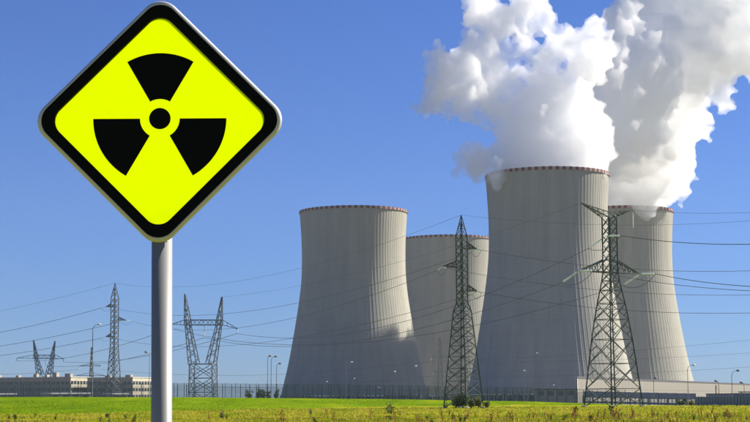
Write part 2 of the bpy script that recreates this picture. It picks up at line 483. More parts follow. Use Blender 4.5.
# ---------------------------------------------------------------- hazard sign on its pole
SIGN_Y = 7.6
def sign():
    m_rim = mat('sign_aluminium', (0.42, 0.42, 0.43), 0.5, 0.08, 6.0, metal=0.2, spec=0.5)
    m_blk = mat('sign_black', (0.003, 0.003, 0.003), 0.55, 0.15, 4.0, spec=0.08)
    m_yel = bpy.data.materials.new('sign_yellow_translucent_sheet'); m_yel.use_nodes = True     # made translucent so that sun from behind brightens the yellow
    t = m_yel.node_tree; t.nodes.clear()
    nz_ = t.nodes.new('ShaderNodeTexNoise'); nz_.inputs['Scale'].default_value = 2.5
    rp = t.nodes.new('ShaderNodeValToRGB'); rp.color_ramp.elements[0].color = (0.72, 0.92, 0.0, 1); rp.color_ramp.elements[1].color = (0.75, 0.95, 0.0, 1)
    df, tl, mx, ou = (t.nodes.new('ShaderNode' + q) for q in ('BsdfDiffuse', 'BsdfTranslucent', 'MixShader', 'OutputMaterial'))
    t.links.new(nz_.outputs['Fac'], rp.inputs['Fac'])
    for q in (df, tl): t.links.new(rp.outputs[0], q.inputs['Color'])
    mx.inputs[0].default_value = 0.8
    t.links.new(df.outputs[0], mx.inputs[1]); t.links.new(tl.outputs[0], mx.inputs[2]); t.links.new(mx.outputs[0], ou.inputs['Surface'])
    m_pole = mat('pole_galvanised', (0.23, 0.23, 0.235), 0.5, 0.08, 5.0, stretch=(1, 1, 0.25), metal=0.1, spec=0.5)
    c = at(159.5, 120.5, SIGN_Y)
    k = SIGN_Y / F / math.cos(math.atan((H / 2 - 120.5) / F) + PITCH) * 1.017     # metres per photo pixel at the sign
    g = hit(161.5, 760, 0)
    ty = SIGN_Y + 0.06
    pb = at(161.7, 422, ty); pt = at(162.0, 240, ty)
    d = (pt - pb).normalized()
    base = pb + d * ((0 - pb.z) / d.z)
    root = thing('warning_sign', 'yellow and black diamond radiation hazard sign on a grey steel pole', 'sign', base)
    def put(mb, name, m, parent, smooth=False):
        o = mb.build(name, m, parent, smooth); return o
    inv = Matrix.Translation(-base)
    # pole
    s = MB(); top = pt + d * (10 * k)
    s.tube([Vector((0, 0, -0.3)), top - base], 10.1 * k, 32)
    pole = put(s, 'pole', m_pole, root, True)
    s = MB(); s.lathe([(10.4 * k, -0.01), (10.4 * k, 0.012), (9 * k, 0.02), (0.001, 0.024)], 32, top - base, d)
    put(s, 'pole_cap', m_blk, pole)
    yaw, lean = R(0), R(PITCH * 0 )
    fx = CAM_R @ Vector((1, 0, 0)); 
    fr = Matrix(((fx.x, 0, 0), (fx.y, 0, 0), (fx.z, 0, 0)))
    X = (CAM_R @ Vector((1, 0, 0))); Z = Vector((0, 0, 1)); X = (X - Z * X.z).normalized(); N = X.cross(Z)   # N points at the camera
    def P(u, v, w):   # u right, v up in photo pixels, w metres towards the camera
        return tuple((c - base) + X * (u * k) + Z * (v * k) + N * w)
    def diamond(a, r, n=10):
        pts = []
        q = (a - r) * math.sqrt(2)
        for ci in range(4):
            cx, cy = ((q, 0), (0, q), (-q, 0), (0, -q))[ci]
            for j in range(n + 1):
                an = ci * math.pi / 2 - math.pi / 4 + math.pi / 2 * j / n
                pts.append((cx + r * math.cos(an), cy + r * math.sin(an)))
        return pts
    def loft(s, loops):
        i = len(s.v); n = len(loops[0][0])
        for pts, w in loops:
            s.v += [P(u, v, w) for u, v in pts]
        for j in range(len(loops) - 1):
            for q in range(n):
                s.f.append((i + j * n + q, i + j * n + (q + 1) % n, i + (j + 1) * n + (q + 1) % n, i + (j + 1) * n + q))
        s.f.append(tuple(i + q for q in reversed(range(n)))); e = i + (len(loops) - 1) * n
        s.f.append(tuple(e + q for q in range(n)))
        return s
    def ring(s, loops):                 # closed frame profile swept round the diamond
        i = len(s.v); n = len(loops[0][0])
        for pts, w in loops: s.v += [P(u, v, w) for u, v in pts]
        m = len(loops)
        for j in range(m):
            j2 = (j + 1) % m
            for q in range(n): s.f.append((i + j * n + q, i + j * n + (q + 1) % n, i + j2 * n + (q + 1) % n, i + j2 * n + q))
        return s
    frame = put(ring(MB(), [(diamond(86.0, 18), -0.016), (diamond(89.8, 20), -0.0165), (diamond(91.0, 20.5), -0.010), (diamond(90.6, 20.3), -0.003), (diamond(89.6, 19.7), 0.004), (diamond(88.4, 19), 0.0072), (diamond(87.5, 18.6), 0.0078), (diamond(86.0, 18), 0.0060)]), 'frame', m_rim, root)
    put(ring(MB(), [(diamond(77.2, 15.5), -0.0155), (diamond(85.97, 18), -0.0155), (diamond(85.97, 18), 0.0062), (diamond(87.2, 18.5), 0.0082), (diamond(85.5, 17.8), 0.0092), (diamond(78.4, 16), 0.0085), (diamond(77.2, 15.5), 0.0070)]), 'border', m_blk, frame)
    sh = MB(); sh.poly([P(u, v, -0.0125) for u, v in diamond(77.6, 15.6)])
    face = put(sh, 'yellow_face', m_yel, root)
    cy = 2.3
    for mid in (90, 210, 330):
        o_, i_ = [], []
        for j in range(17):
            an = R(mid - 30 + 60 * j / 16)
            o_.append((65.5 * math.cos(an), cy + 65.5 * math.sin(an))); i_.append((19.5 * math.cos(an), cy + 19.5 * math.sin(an)))
        rg = o_ + i_[::-1]
        put(loft(MB(), [(rg, -0.0121), (rg, -0.0105)]), 'trefoil_blade', m_blk, face)
    disc = [(10.6 * math.cos(2 * math.pi * j / 40), cy + 10.6 * math.sin(2 * math.pi * j / 40)) for j in range(40)]
    put(loft(MB(), [(disc, -0.0121), (disc, -0.0105)]), 'trefoil_hub', m_blk, face)
    s = MB(); p = Vector(P(2.2, -122, -0.03)); s.box(p.x - 0.03, p.x + 0.03, p.y - 0.014, p.y - 0.002, p.z + 0.012, p.z + 0.10)
    put(s, 'bracket', m_rim, root)
sign()

# ---------------------------------------------------------------- pylons
STEEL = mat('pylon_green_paint', (0.035, 0.055, 0.05), 0.6, 0.35, 0.6, spec=0.4)
STEEL_GREY = mat('pylon_grey_steel', (0.10, 0.125, 0.14), 0.6, 0.3, 0.6, spec=0.4)
GLASS_INS = mat('insulator_glass', (0.62, 0.72, 0.70), 0.25, 0.1, 2.0, spec=0.6)
CONC_FOOT = mat('footing_concrete', (0.33, 0.32, 0.29), 0.9, 0.2, 2.0)
WIRE = mat('conductor_aluminium', (0.10, 0.11, 0.12), 0.5, 0.1, 1.0, spec=0.4)

class Lattice:
    """bars of one pylon: long ones become objects of their own, short ones are joined"""
    def __init__(s, root, m, solo): s.root, s.m, s.solo, s.rest = root, m, solo, {}
    def bar(s, name, p, q, w):
        if s.solo and (Vector(q) - Vector(p)).length >= s.solo:
            MB().bar(p, q, w).build(name, s.m, s.root)
        else:
            s.rest.setdefault(name + 's' if not name.endswith('s') else name, MB()).bar(p, q, w)
    def done(s):
        for n, mb in s.rest.items():
            tag(mb.build(n.replace('braces', 'bracing'), s.m, s.root), kind='stuff')

def corner(r, ang): return [Vector((r * math.cos(ang + k * math.pi / 2), r * math.sin(ang + k * math.pi / 2), 0)) for k in range(4)]

def body(L, levels, ang, wl, wb, xstyle='x'):
    """four legs through (z, corner radius) levels; X bracing on each face"""
    rings = [[c + Vector((0, 0, z)) for c in corner(r, ang)] for z, r in levels]
    for k in range(4):
        s = MB()
        for a, b in zip(rings, rings[1:]): s.bar(a[k], b[k], wl, wl * 0.96)
        leg = s.build('leg', L.m, L.root)
        MB().lathe([(0.55, -0.5), (0.55, 0.25), (0.4, 0.32)], 8, rings[0][k]).build('footing', CONC_FOOT, leg)
    for j, (a, b) in enumerate(zip(rings, rings[1:])):
        for k in range(4):
            k2 = (k + 1) % 4
            wide = (a[k2] - a[k]).length
            if xstyle == 'x' or j % 2 == 0: L.bar('brace', a[k], b[k2], wb)
            if xstyle == 'x' or j % 2 == 1: L.bar('brace', a[k2], b[k], wb)
            if j == 0 or wide > 2.2: L.bar('brace', b[k], b[k2], wb)
            if wide > 4.5:      # secondary members of the wide panels
                ma, mb_ = (a[k] + b[k]) / 2, (a[k2] + b[k2]) / 2
                cx = (a[k] + a[k2] + b[k] + b[k2]) / 4
                L.bar('brace', ma, (a[k] * 3 + b[k2]) / 4, wb * 0.7); L.bar('brace', mb_, (a[k2] * 3 + b[k]) / 4, wb * 0.7)
                L.bar('brace', ma, (b[k] * 3 + a[k2]) / 4, wb * 0.7); L.bar('brace', mb_, (b[k2] * 3 + a[k]) / 4, wb * 0.7)
    return rings

def truss(mb, p, q, w0, w1, n, t, up=Vector((0, 0, 1))):
    """four-chord lattice strut from p to q, w0 wide at p and w1 at q"""
    p, q = Vector(p), Vector(q); d = (q - p).normalized()
    a = d.cross(Vector((0.3, 1, 0))).normalized(); b = d.cross(a).normalized()
    rs = []
    for j in range(n + 1):
        f = j / n; c = p.lerp(q, f); w = (w0 + (w1 - w0) * f) / 2
        rs.append([c + a * w + b * w, c - a * w + b * w, c - a * w - b * w, c + a * w - b * w])
    for k in range(4):
        for j in range(n): mb.bar(rs[j][k], rs[j + 1][k], t * 1.3)
    for j in range(n):
        for k in range(4):
            if (j + k) % 2: mb.bar(rs[j][k], rs[j + 1][(k + 1) % 4], t * 0.8)
            else: mb.bar(rs[j][(k + 1) % 4], rs[j + 1][k], t * 0.8)
    return mb

def arm(L, roots_low, roots_up, tip, w, n=3):
    mb = MB()
    for p in roots_low + roots_up: mb.bar(p, tip, w)
    ch = roots_low + roots_up
    for j in range(1, n + 1):
        f = j / (n + 1)
        pts = [p.lerp(tip, f) for p in ch]; prev = [p.lerp(tip, (j - 1) / (n + 1)) for p in ch]
        m = len(ch)
        for k in range(m):
            mb.bar(pts[k], pts[(k + 1) % m], w * 0.6); mb.bar(prev[k], pts[(k + 1) % m], w * 0.6)
    mb.build('cross_arm', L.m, L.root)

def insulator(p, q, root, r=0.15, n=9):
    p, q = Vector(p), Vector(q); ln = (q - p).length
    prof_ = [(0.03, 0)]
    for i in range(n):
        z = ln * (0.1 + 0.8 * i / n); h = ln * 0.8 / n
        prof_ += [(0.05, z), (r, z + h * 0.35), (r * 0.9, z + h * 0.5), (0.05, z + h * 0.7)]
    prof_.append((0.03, ln))
    MB().lathe(prof_, 8, p, q - p).build('insulator', GLASS_INS, root)

def catenary(p, q, sag, n=28):
    return [p.lerp(q, i / n) - Vector((0, 0, 4 * sag * (i / n) * (1 - i / n))) for i in range(n + 1)]
WIRES = 0
def wire(p, q, sag, label, r=0.05, name='power_line', group=None, twin=0.0):
    s = MB()
    s.tube(catenary(Vector(p), Vector(q), sag), r, 4)
    o = s.build(name, WIRE)
    tag(o, label, 'power line', group or 'overhead power lines')
    return o

def foot(px, Y):
    x = at(px, 405, Y).x
    return Vector((x, Y, ground_z(x, Y)))

# --- big green angle pylon in front of the right hand towers
def pylon_right():
    Y = 318
    b = foot(613.5, Y); top = at(606, 205, Y)
    Hh = top.z - b.z
    o = thing('lattice_pylon', 'dark green lattice pylon with two pairs of arms in front of the right towers', 'pylon', b, 0, 'high voltage pylons')
    L = Lattice(o, STEEL, 1.8)
    u = Vector((0.55, -0.835, 0)); side = Vector((0.835, 0.55, 0))
    ang = R(-12)
    lv = [(0.0, 5.75), (3.6, 5.3), (8.6, 4.65), (13.4, 4.0), (17.4, 3.35), (20.6, 2.75), (23.3, 2.15), (25.2, 1.75), (26.9, 1.5), (28.8, 1.46), (30.7, 1.45), (32.6, 1.44), (34.4, 1.43), (36.2, 1.42), (38.0, 1.42)]
    sc = Hh / 40.6
    lv = [(z * sc, r) for z, r in lv]
    rings = body(L, lv, ang, 0.24, 0.12)
    # upper light arms, swept up like wings
    t = rings[-1]; cen = Vector((0, 0, t[0].z)); peak = cen + Vector((0, 0, 1.1))
    for sg, ln, dz in ((-1, 7.2, 2.5), (1, 6.6, 1.9)):
        near = sorted(t, key=lambda p: -sg * p.dot(side))[:2]
        arm(L, near, [peak - side * sg * 0.3], cen + side * sg * ln + Vector((0, 0, dz)), 0.17, 4)
    # long lower arms
    za = 26.9 * sc
    low = [c + Vector((0, 0, za)) for c in corner(1.5, ang)]; up = [c + Vector((0, 0, za + 2.6)) for c in corner(1.45, ang)]
    tips = {}
    for sg, ln in ((-1, 8.3), (1, 8.0)):
        nl = sorted(low, key=lambda p: -sg * p.dot(side))[:2]; nu = sorted(up, key=lambda p: -sg * p.dot(side))[:2]
        tip = Vector((0, 0, za)) + side * sg * ln
        arm(L, nl, nu, tip, 0.17, 4); tips[sg] = tip
    L.done()
    # tension insulators and jumpers
    T = {}
    lft = (at(205, 332, 540) - b).normalized(); rgt = (at(900, 245, 250) - b); rgt.z = 0; rgt.normalize()
    att = {'top': Vector((0, 0, 34.2 * sc)) - side * 1.0, 'lo': tips[-1], 'ri': tips[1]}
    for k, p in att.items():
        dl = Vector((lft.x, lft.y, 0)).normalized()
        e1 = p + dl * 6.4 + Vector((0, 0, -1.9)); e2 = p + rgt * 5.0 + Vector((0, 0, -0.35))
        insulator(p, e1, o, 0.2, 12); insulator(p, e2, o, 0.2, 12)
        m = (e1 + e2) / 2 + Vector((0, 0, -2.8))
        pts = [e1.lerp(m, f) * (1 - f) + m.lerp(e2, f) * f for f in [i / 10 for i in range(11)]]
        MB().tube(pts, 0.06, 5).build('jumper', WIRE, o)
        T[k] = (b + e1, b + e2)
    hang = cen + side * 6.4 + Vector((0, 0, 1.6))
    insulator(hang, hang - Vector((0, 0, 3.6)), o, 0.17, 12)
    T['earth'] = (b + cen - side * 7.2 + Vector((0, 0, 2.5)), b + cen + side * 6.6 + Vector((0, 0, 1.9)))
    return T
PR = pylon_right()

# --- slim pylons with staggered single arms
def pylon_slim(pxb, pxt, pyt, Y, label, r0, m, mirror=1, wl=0.2, wb=0.1, solo=None, ang=R(4), aim=(-1, 0.4), rt=1.05):
    b = foot(pxb, Y); top = at(pxt, pyt, Y); Hh = top.z - b.z
    o = thing('lattice_pylon', label, 'pylon', b, 0, 'high voltage pylons')
    L = Lattice(o, m, solo)
    fr = [(0, r0), (.07, r0 * .92), (.14, r0 * .85), (.205, r0 * .78), (.265, r0 * .71), (.32, r0 * .65), (.37, r0 * .595), (.415, r0 * .545), (.46, r0 * .495), (.50, r0 * .45), (.54, rt * 1.04)] + [(.54 + .039 * i, rt) for i in range(1, 10)]
    rings = body(L, [(f * Hh, r) for f, r in fr], ang, wl, wb)
    t = rings[-1]; tip = Vector((0, 0, Hh))
    mb = MB()
    for p in t: mb.bar(p, tip, wl * 0.8, wl * 0.6)
    for f in (0.35, 0.65):
        q = [p.lerp(tip, f) for p in t]
        for k in range(4): mb.bar(q[k], q[(k + 1) % 4], wb); mb.bar(t[k] if f < .5 else t[k].lerp(tip, .35), q[(k + 1) % 4], wb)
    mb.build('peak', m, o)
    side = Vector((0.95, 0.3, 0)).normalized()
    ends = []
    for f, sg, ln in ((.825, 1, 3.0), (.727, -1, 4.0), (.605, 1, 3.0)):
        sg *= mirror; z = f * Hh
        low = [c + Vector((0, 0, z)) for c in corner(rt, ang)]; up = [c + Vector((0, 0, z + 1.2)) for c in corner(rt, ang)]
        nl = sorted(low, key=lambda p: -sg * p.dot(side))[:2]; nu = sorted(up, key=lambda p: -sg * p.dot(side))[:1]
        e = Vector((0, 0, z)) + side * sg * ln
        arm(L, nl, nu, e, wl * 0.8, 2)
        a1 = Vector((aim[0], aim[1], 0)).normalized()
        e1 = e + a1 * 2.2 + Vector((0, 0, -.5)); e2 = e - a1 * 2.2 + Vector((0, 0, -.4))
        insulator(e, e1, o, 0.14, 8); insulator(e, e2, o, 0.14, 8)
        pts = [e1, (e1 * 2 + e2) / 3 + Vector((0, 0, -1)), (e1 + 2 * e2) / 3 + Vector((0, 0, -1)), e2]
        MB().tube(pts, 0.04, 4).build('jumper', WIRE, o)
        ends.append((b + e1, b + e2))
    L.done()
    return ends, b + tip
PC, PC_TOP = pylon_slim(463.5, 460, 215, 300, 'slim dark green lattice pylon with bushes at its foot, before the rear tower', 3.75, STEEL, 1, solo=1.8, aim=(-0.37, 0.93))
P1, P1_TOP = pylon_slim(113.5, 113.5, 283, 560, 'slim dark lattice pylon with pointed peak left of the sign pole', 3.4, STEEL_GREY, -1, 0.26, 0.15, aim=(-1, 0.3), rt=1.35)

# --- portal shaped pylons with two horns
def pylon_portal(pxc, Y, tops, beam, tips, waist, label, m, w):
    b = foot(pxc, Y)
    o = thing('portal_pylon', label, 'pylon', b, 0, 'high voltage pylons')
    def l(px, py, dy=0): return at(px, py, Y + dy) - b
    L = Lattice(o, m, None)
    zw = l(pxc, waist[1]).z
    hw = (l(waist[2], 360) - l(waist[0], 360)).x / 2
    body(L, [(0, hw * 1.62), (zw * .25, hw * 1.55), (zw * .5, hw * 1.48), (zw * .75, hw * 1.43), (zw, hw * 1.414)], R(38), w * 1.3, w)
    L.done()
    (lx, ly), (rx, ry) = tops
    y0, y1 = beam
    for sx, sy, wx, jn in ((lx, ly, waist[0] + 3, lx + 3), (rx, ry, waist[2] - 3, rx - 3)):
        s = MB(); truss(s, l(wx, waist[1]), l(jn, y1), hw * 0.75, 1.5, 7, w)
        s.build('fork_leg', m, o)
        s = MB(); truss(s, l(jn, y1), l(sx, sy), 1.9, 0.25, 5, w)
        s.build('horn', m, o)
    s = MB()
    A, Bq = l(lx - 1, (y0 + y1) / 2), l(rx + 1, (y0 + y1) / 2)
    truss(s, A, Bq, l(0, y0).z - l(0, y1).z, l(0, y0).z - l(0, y1).z, 9, w)
    MB().bar(l(waist[0] + 3, waist[1]), l(waist[2] - 3, waist[1]), w * 1.4).build('waist_beam', m, o)
    s.build('crossbeam', m, o)
    ends = []
    for (tx, ty), A0 in ((tips[0], lx - 1), (tips[1], rx + 1)):
        s = MB(); tip = l(tx, ty)
        for py in (y0, y1):
            for dy in (-0.8, 0.8): s.bar(l(A0, py, dy), tip, w)
        for f in (.3, .6):
            s.bar(l(A0, y0, -.8).lerp(tip, f), l(A0, y1, -.8).lerp(tip, f), w * .7); s.bar(l(A0, y0, .8).lerp(tip, f), l(A0, y1, -.8).lerp(tip, f), w * .7)
        s.build('beam_end', m, o)
        insulator(tip, tip + Vector((0, -2.4, -1.6)), o, 0.22, 8)
        ends.append(b + tip + Vector((0, -2.4, -1.6)))
    mid = l((lx + rx) / 2 + 1, y1)
    insulator(mid, mid - Vector((0, 0, 4.2)), o, 0.2, 9)
    ends.append(b + mid - Vector((0, 0, 4.2)))
    return ends, (b + l(lx, ly), b + l(rx, ry))
P4, P4_TOP = pylon_portal(203, 535, ((185, 294), (222, 297)), (320, 325), ((172.5, 324), (238, 329)), (191, 364, 214), 'dark two horned portal pylon just right of the sign pole', STEEL_GREY, 0.2)
P5, P5_TOP = pylon_portal(44, 930, ((33.5, 340), (55, 341)), (355, 358.5), ((17, 358), (64, 359)), (37, 374, 52), 'small far two horned portal pylon at the left edge', STEEL_GREY, 0.24)

# --- far, small masts
def pylon_far(px, pyt, Y, arms, label, m, r0=2.2, w=0.2):
    b = foot(px, Y); top = at(px, pyt, Y); Hh = top.z - b.z
    o = thing('lattice_pylon', label, 'pylon', b, 0, 'high voltage pylons')
    L = Lattice(o, m, None)
    body(L, [(Hh * f, r0 * (1 - f) + 0.35 * f) for f in (0, .14, .27, .39, .5, .6, .7, .79, .87, .94, 1)], R(40), w, w * .7)
    ends = []
    for py, x0, x1 in arms:
        z = at(px, py, Y).z - b.z
        s = MB()
        for x in (x0, x1):
            tip = at(x, py, Y) - b
            s.bar(Vector((0, -.5, z)), tip, w); s.bar(Vector((0, .5, z)), tip, w); s.bar(Vector((0, 0, z + 1.6)), tip, w * .8)
            insulator(tip, tip - Vector((0, 0, 1.8)), o, 0.2, 6); ends.append(b + tip - Vector((0, 0, 1.8)))
        s.build('cross_arm', m, o)
    L.done()
    return ends
P6 = pylon_far(91, 347, 900, [(366, 79, 101), (375.5, 76, 105)], 'thin far pylon with two cross arms behind the street lamp', STEEL_GREY, 2.4, 0.26)
FARGREEN = mat('pylon_pale_green', (0.12, 0.16, 0.14), 0.7, 0.2, 0.6)
P7 = pylon_far(440.5, 338, 760, [(357, 431, 449), (372, 433, 448)], 'faint pale green pylon in front of the rear cooling tower', FARGREEN, 2.6, 0.14)

# --- conductors: (start, end, sag)
off_r = lambda px, py, Y: at(px, py, Y)
wire(PR['top'][0], P4[1], 7.5, 'upper power line falling left from the right pylon to the portal pylon', 0.055)
wire(PR['lo'][0], P4[2], 7.0, 'power line from the left arm of the right pylon across three towers', 0.055)
wire(PR['ri'][0], P4[0], 8.5, 'lowest power line from the right pylon across the tallest tower', 0.055)
wire(PR['earth'][0], P4_TOP[1], 3.0, 'thin earth wire from the right pylon wing to the portal pylon horn', 0.025)
wire(PR['top'][1], off_r(830, 239.5, 250), 1.2, 'thick power line leaving the right pylon just below its wings', 0.06)
wire(PR['ri'][1], off_r(830, 287, 262), 1.0, 'thick power line leaving the right arm tip of the right pylon', 0.06)
wire(PR['lo'][1], off_r(830, 292, 240), 1.2, 'power line running right just under the thick one at arm height', 0.045)
wire(PR['earth'][1], off_r(830, 207, 255), 0.8, 'thin earth wire from the wing tip to the upper right edge', 0.025)
for (e, tgt, sag, lab) in ((PC[0], (830, 266, 270), 2.2, 'power line from the slim middle pylon passing above the right pylon arm'),
                           (PC[1], (830, 291, 280), 2.4, 'power line from the slim middle pylon left arm to the right edge'),
                           (PC[2], (830, 309, 270), 2.0, 'lowest power line from the slim middle pylon to the right edge')):
    wire(e[1], off_r(*tgt), sag, lab, 0.035)
wire(PC_TOP, off_r(830, 213, 270), 2.0, 'earth wire from the peak of the slim middle pylon to the right', 0.02)
for i, (e, p, sag, lab) in enumerate(((PC[0], P1[0], 6.5, 'upper power line between the slim middle pylon and the slim left pylon'),
                           (PC[1], P1[1], 6.5, 'middle power line between the slim middle pylon and the slim left pylon'),
                           (PC[2], P1[2], 6.0, 'lower power line between the slim middle pylon and the slim left pylon'))):
    wire(e[0], p[1], sag, lab, 0.04)
wire(PC_TOP, P1_TOP, 6.0, 'earth wire from peak to peak across the left cooling tower', 0.025)
for e, tgt, lab in ((P1[0], (-60, 342, 640), 'upper power line from the slim left pylon to the left edge'),
                    (P1[1], (-60, 354, 640), 'middle power line from the slim left pylon to the left edge'),
                    (P1[2], (-60, 361, 640), 'lower power line from the slim left pylon to the left edge')):
    wire(e[0], at(*tgt), 1.2, lab, 0.07)
wire(P1_TOP, at(-60, 322, 640), 1.0, 'faint earth wire from the left pylon peak to the left edge', 0.035)
for a, c_, lab in ((P4[0], P5[0], 'far power line from the portal pylon to the small left portal pylon'), (P4[1], P5[1], 'far power line between the right ends of both portal pylons'),
                   (P4[2], P5[2], 'far power line between the middles of both portal pylons')):
    wire(a, c_, 3.5, lab, 0.08)
for i, (py0, py1, Y0, lab) in enumerate(((338, 331, 620, 'faint far power line highest over the right hand roof'), (352, 347, 640, 'second faint far power line over the right hand roof'),
                               (366, 361, 660, 'third faint far power line over the right hand roof'))):
    wire(P7[i % 4], at(830, py1, 560), 2.0, lab, 0.035)
wire(P6[0], at(-60, 372, 980), 2.0, 'far thin power line from the thin far pylon to the left edge', 0.06)
wire(P6[1], P7[0], 5.0, 'far thin power line from the thin far pylon to the pale green pylon', 0.05)
wire(P6[3], P7[2], 5.0, 'lower far thin power line from the thin far pylon to the pale green pylon', 0.05)

# ---------------------------------------------------------------- offices on the left
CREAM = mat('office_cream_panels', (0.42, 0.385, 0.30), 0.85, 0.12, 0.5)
GREY_SHADEP = mat('grey_painted_shade_panels', (0.30, 0.28, 0.25), 0.85, 0.15, 0.5)  # darker cream panels: shade of the long faces put into colour; sheds share it
WINF = mat('window_frame', (0.30, 0.30, 0.29), 0.6, 0.1, 1)
PANE = mat('window_glass', (0.03, 0.04, 0.05), 0.12, 0.3, 0.3, spec=0.8)
ROOFD = mat('roof_dark_edge', (0.07, 0.07, 0.075), 0.8, 0.2, 0.5)
GRID = math.atan2(-0.36, 0.93)            # the whole plant stands on one building grid
def office(pxc, py_top, Y, len_shade, len_lit, label, roof_bits=(), bay=2.7):
    """flat roofed block seen over its corner: long face towards the camera, end face towards the sun"""
    c = at(pxc, py_top, Y)
    zg = ground_z(c.x, Y) - 1.5; h = c.z - zg
    o = thing('office_building', label, 'building', (c.x, Y, zg), GRID, 'flat roofed office blocks')
    fh, A, Bl = 3.3, len_shade, len_lit
    MB().box(-A, -.35, .35, Bl, 0, h - .45).build('wall', GREY_SHADEP, o)
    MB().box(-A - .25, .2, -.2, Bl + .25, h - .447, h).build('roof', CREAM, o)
    def facade(length, place, m):
        n = max(1, int(length / bay))
        for f in range(6):
            zt = h - .5 - f * fh
            if zt < 1: break
            zb, zw = zt - fh * .48, zt - fh
            place(MB(), 0, length, 0, .345, max(.1, zb), zt).build('spandrel', m, o)
            if zw < .3: break
            for i in range(n):
                x0, x1 = length * i / n, length * (i + 1) / n
                fr = MB()
                for q in ((x0 + .02, x0 + .32, zw, zb), (x1 - .32, x1 - .02, zw, zb), (x0 + .32, x1 - .32, zb - .12, zb), (x0 + .32, x1 - .32, zw, zw + .12)):
                    place(fr, q[0], q[1], .12, .343, q[2], q[3])
                wo_ = fr.build('window', m, o)
                place(MB(), x0 + .32, x1 - .32, .25, .33, zw + .12, zb - .12).build('pane', PANE, wo_)
    facade(A - .36, lambda mb, u0, u1, w0, w1, z0, z1: mb.box(-A + u0, -A + u1, w0, w1, z0, z1), GREY_SHADEP)  # face turned from the sun, its shade is in the panel colour
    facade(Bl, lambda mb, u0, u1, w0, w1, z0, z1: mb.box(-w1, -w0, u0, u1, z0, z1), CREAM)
    for (u, ww, hh) in roof_bits:
        MB().box(-A * u - ww / 2, -A * u + ww / 2, 2, 4.5, h, h + hh).build('roof_unit', GREY_SHADEP, o)
    return o
office(70.8, 376.6, 790, 52, 20, 'long office block with shade-grey long face and cream sunlit end at the far left', [(.06, 3, 1.6), (.2, 2, 2.2), (.3, 1.4, 1.2), (.42, 1.8, 1.6), (.62, 1.6, 1), (.85, 2.4, 1.2)])
office(132.7, 376.9, 786, 25.5, 29, 'office block with cream sunlit end partly hidden by the sign pole', [(.15, 3, 1.1), (.6, 3, .9)])
WHITEROOF = mat('white_sheet_roof', (0.72, 0.72, 0.70), 0.6, 0.08, 0.5)
def shed(px0, px1, py, Y, label, m, hh=3.0):
    a, b = at(px0, py, Y), at(px1, py, Y); w = b.x - a.x
    zg = min(ground_z(a.x, Y), ground_z(b.x, Y)) - .2
    o = thing('low_shed', label, 'shed', ((a.x + b.x) / 2, Y, zg), R(38) if m is WHITEROOF else 0); h = a.z - zg; w = w / (math.cos(R(38)) if m is WHITEROOF else 1)
    MB().box(-w / 2, w / 2, 0, 5, 0, h - .3).build('wall', GREY_SHADEP, o)
    s = MB(); s.box(-w / 2 - .4, w / 2 + .4, -.4, 5.4, h - .297, h).build('roof', m, o)
    n = max(2, int(w / 3))
    for i in range(n):
        x = -w / 2 + w * (i + .5) / n
        MB().box(x - .9, x + .9, -.06, -.002, h - 2.2, h - .7).build('window', PANE, o)
shed(53, 88.5, 392.8, 462, 'low shed with bright white roof under the long office block', WHITEROOF)
shed(114, 126.5, 393.2, 465, 'short shed with white roof by the foot of the slim left pylon', WHITEROOF)
shed(1.5, 14, 393.4, 462, 'small shed with pale roof at the left picture edge', WHITEROOF)

# ---------------------------------------------------------------- long pale hall on the right
HALL = mat('hall_cream_panels', (0.215, 0.20, 0.168), 0.85, 0.07, 0.15)
BLUEG = mat('blue_grey_sheet', (0.13, 0.165, 0.23), 0.55, 0.15, 0.4, spec=0.4)
GREYB = mat('grey_blue_cladding', (0.19, 0.22, 0.26), 0.6, 0.12, 0.3)
def hall():
    A = at(577, 374, 560); Bq = at(752, 385, 960)
    top = (A.z + Bq.z) / 2
    d = Vector((Bq.x - A.x, Bq.y - A.y, 0)); ln = d.length * 1.25; d.normalize()
    zg = PLANT_Z; h = top - zg
    o = thing('factory_hall', 'long pale cream hall with dark roof edge running off to the right', 'building', (A.x, A.y, zg), math.atan2(d.y, d.x))
    # local x along the wall, camera side is -y
    rd = Vector((A.x + 2.5, A.y, 0)).normalized(); back = Vector((rd.dot(d), rd.dot(Vector((-d.y, d.x, 0)))))     # the end wall runs almost straight away from the camera
    bl = back * (26 / back.y)
    def prism(pts, z0, z1):
        s = MB(); n_ = len(pts)
        s.poly([(x, y, z0) for x, y in reversed(pts)]); s.poly([(x, y, z1) for x, y in pts])
        for (x0, y0), (x1, y1) in zip(pts, pts[1:] + pts[:1]): s.poly([(x0, y0, z0), (x1, y1, z0), (x1, y1, z1), (x0, y0, z1)])
        return s
    prism([(0, .3), (ln, .3), (ln, 26), (bl.x, 26)], 0, h - .8).build('wall', HALL, o)
    prism([(-.2, -.1), (ln + .2, -.1), (ln + .2, 26.3), (bl.x, 26.3)], h - .797, h).build('roof', ROOFD, o)
    MB().box(-.25, .5, -.12, -.003, 0, h - .8).build('corner_trim', mat('white_trim', (.5, .49, .46), .7, .08, 1), o)
    n = int(ln / 6)
    pw = ln / n
    for tier, (z0, z1) in enumerate(((0.4, h * .34), (h * .34 + .06, h * .67), (h * .67 + .06, h - .85))):
        me = MB().box(.04, pw - .04, 0.0, 0.297, z0, z1).mesh('panel', HALL)
        for i in range(n): link('panel', me, o, (i * pw, 0, 0))
    # reddish downpipe
    x = ln * .55
    MB().box(x, x + .9, -.5, -.003, 0, h - 1.5).build('downpipe', mat('rusty_pipe', (0.32, 0.16, 0.09), .8, .3, 1), o)
hall()
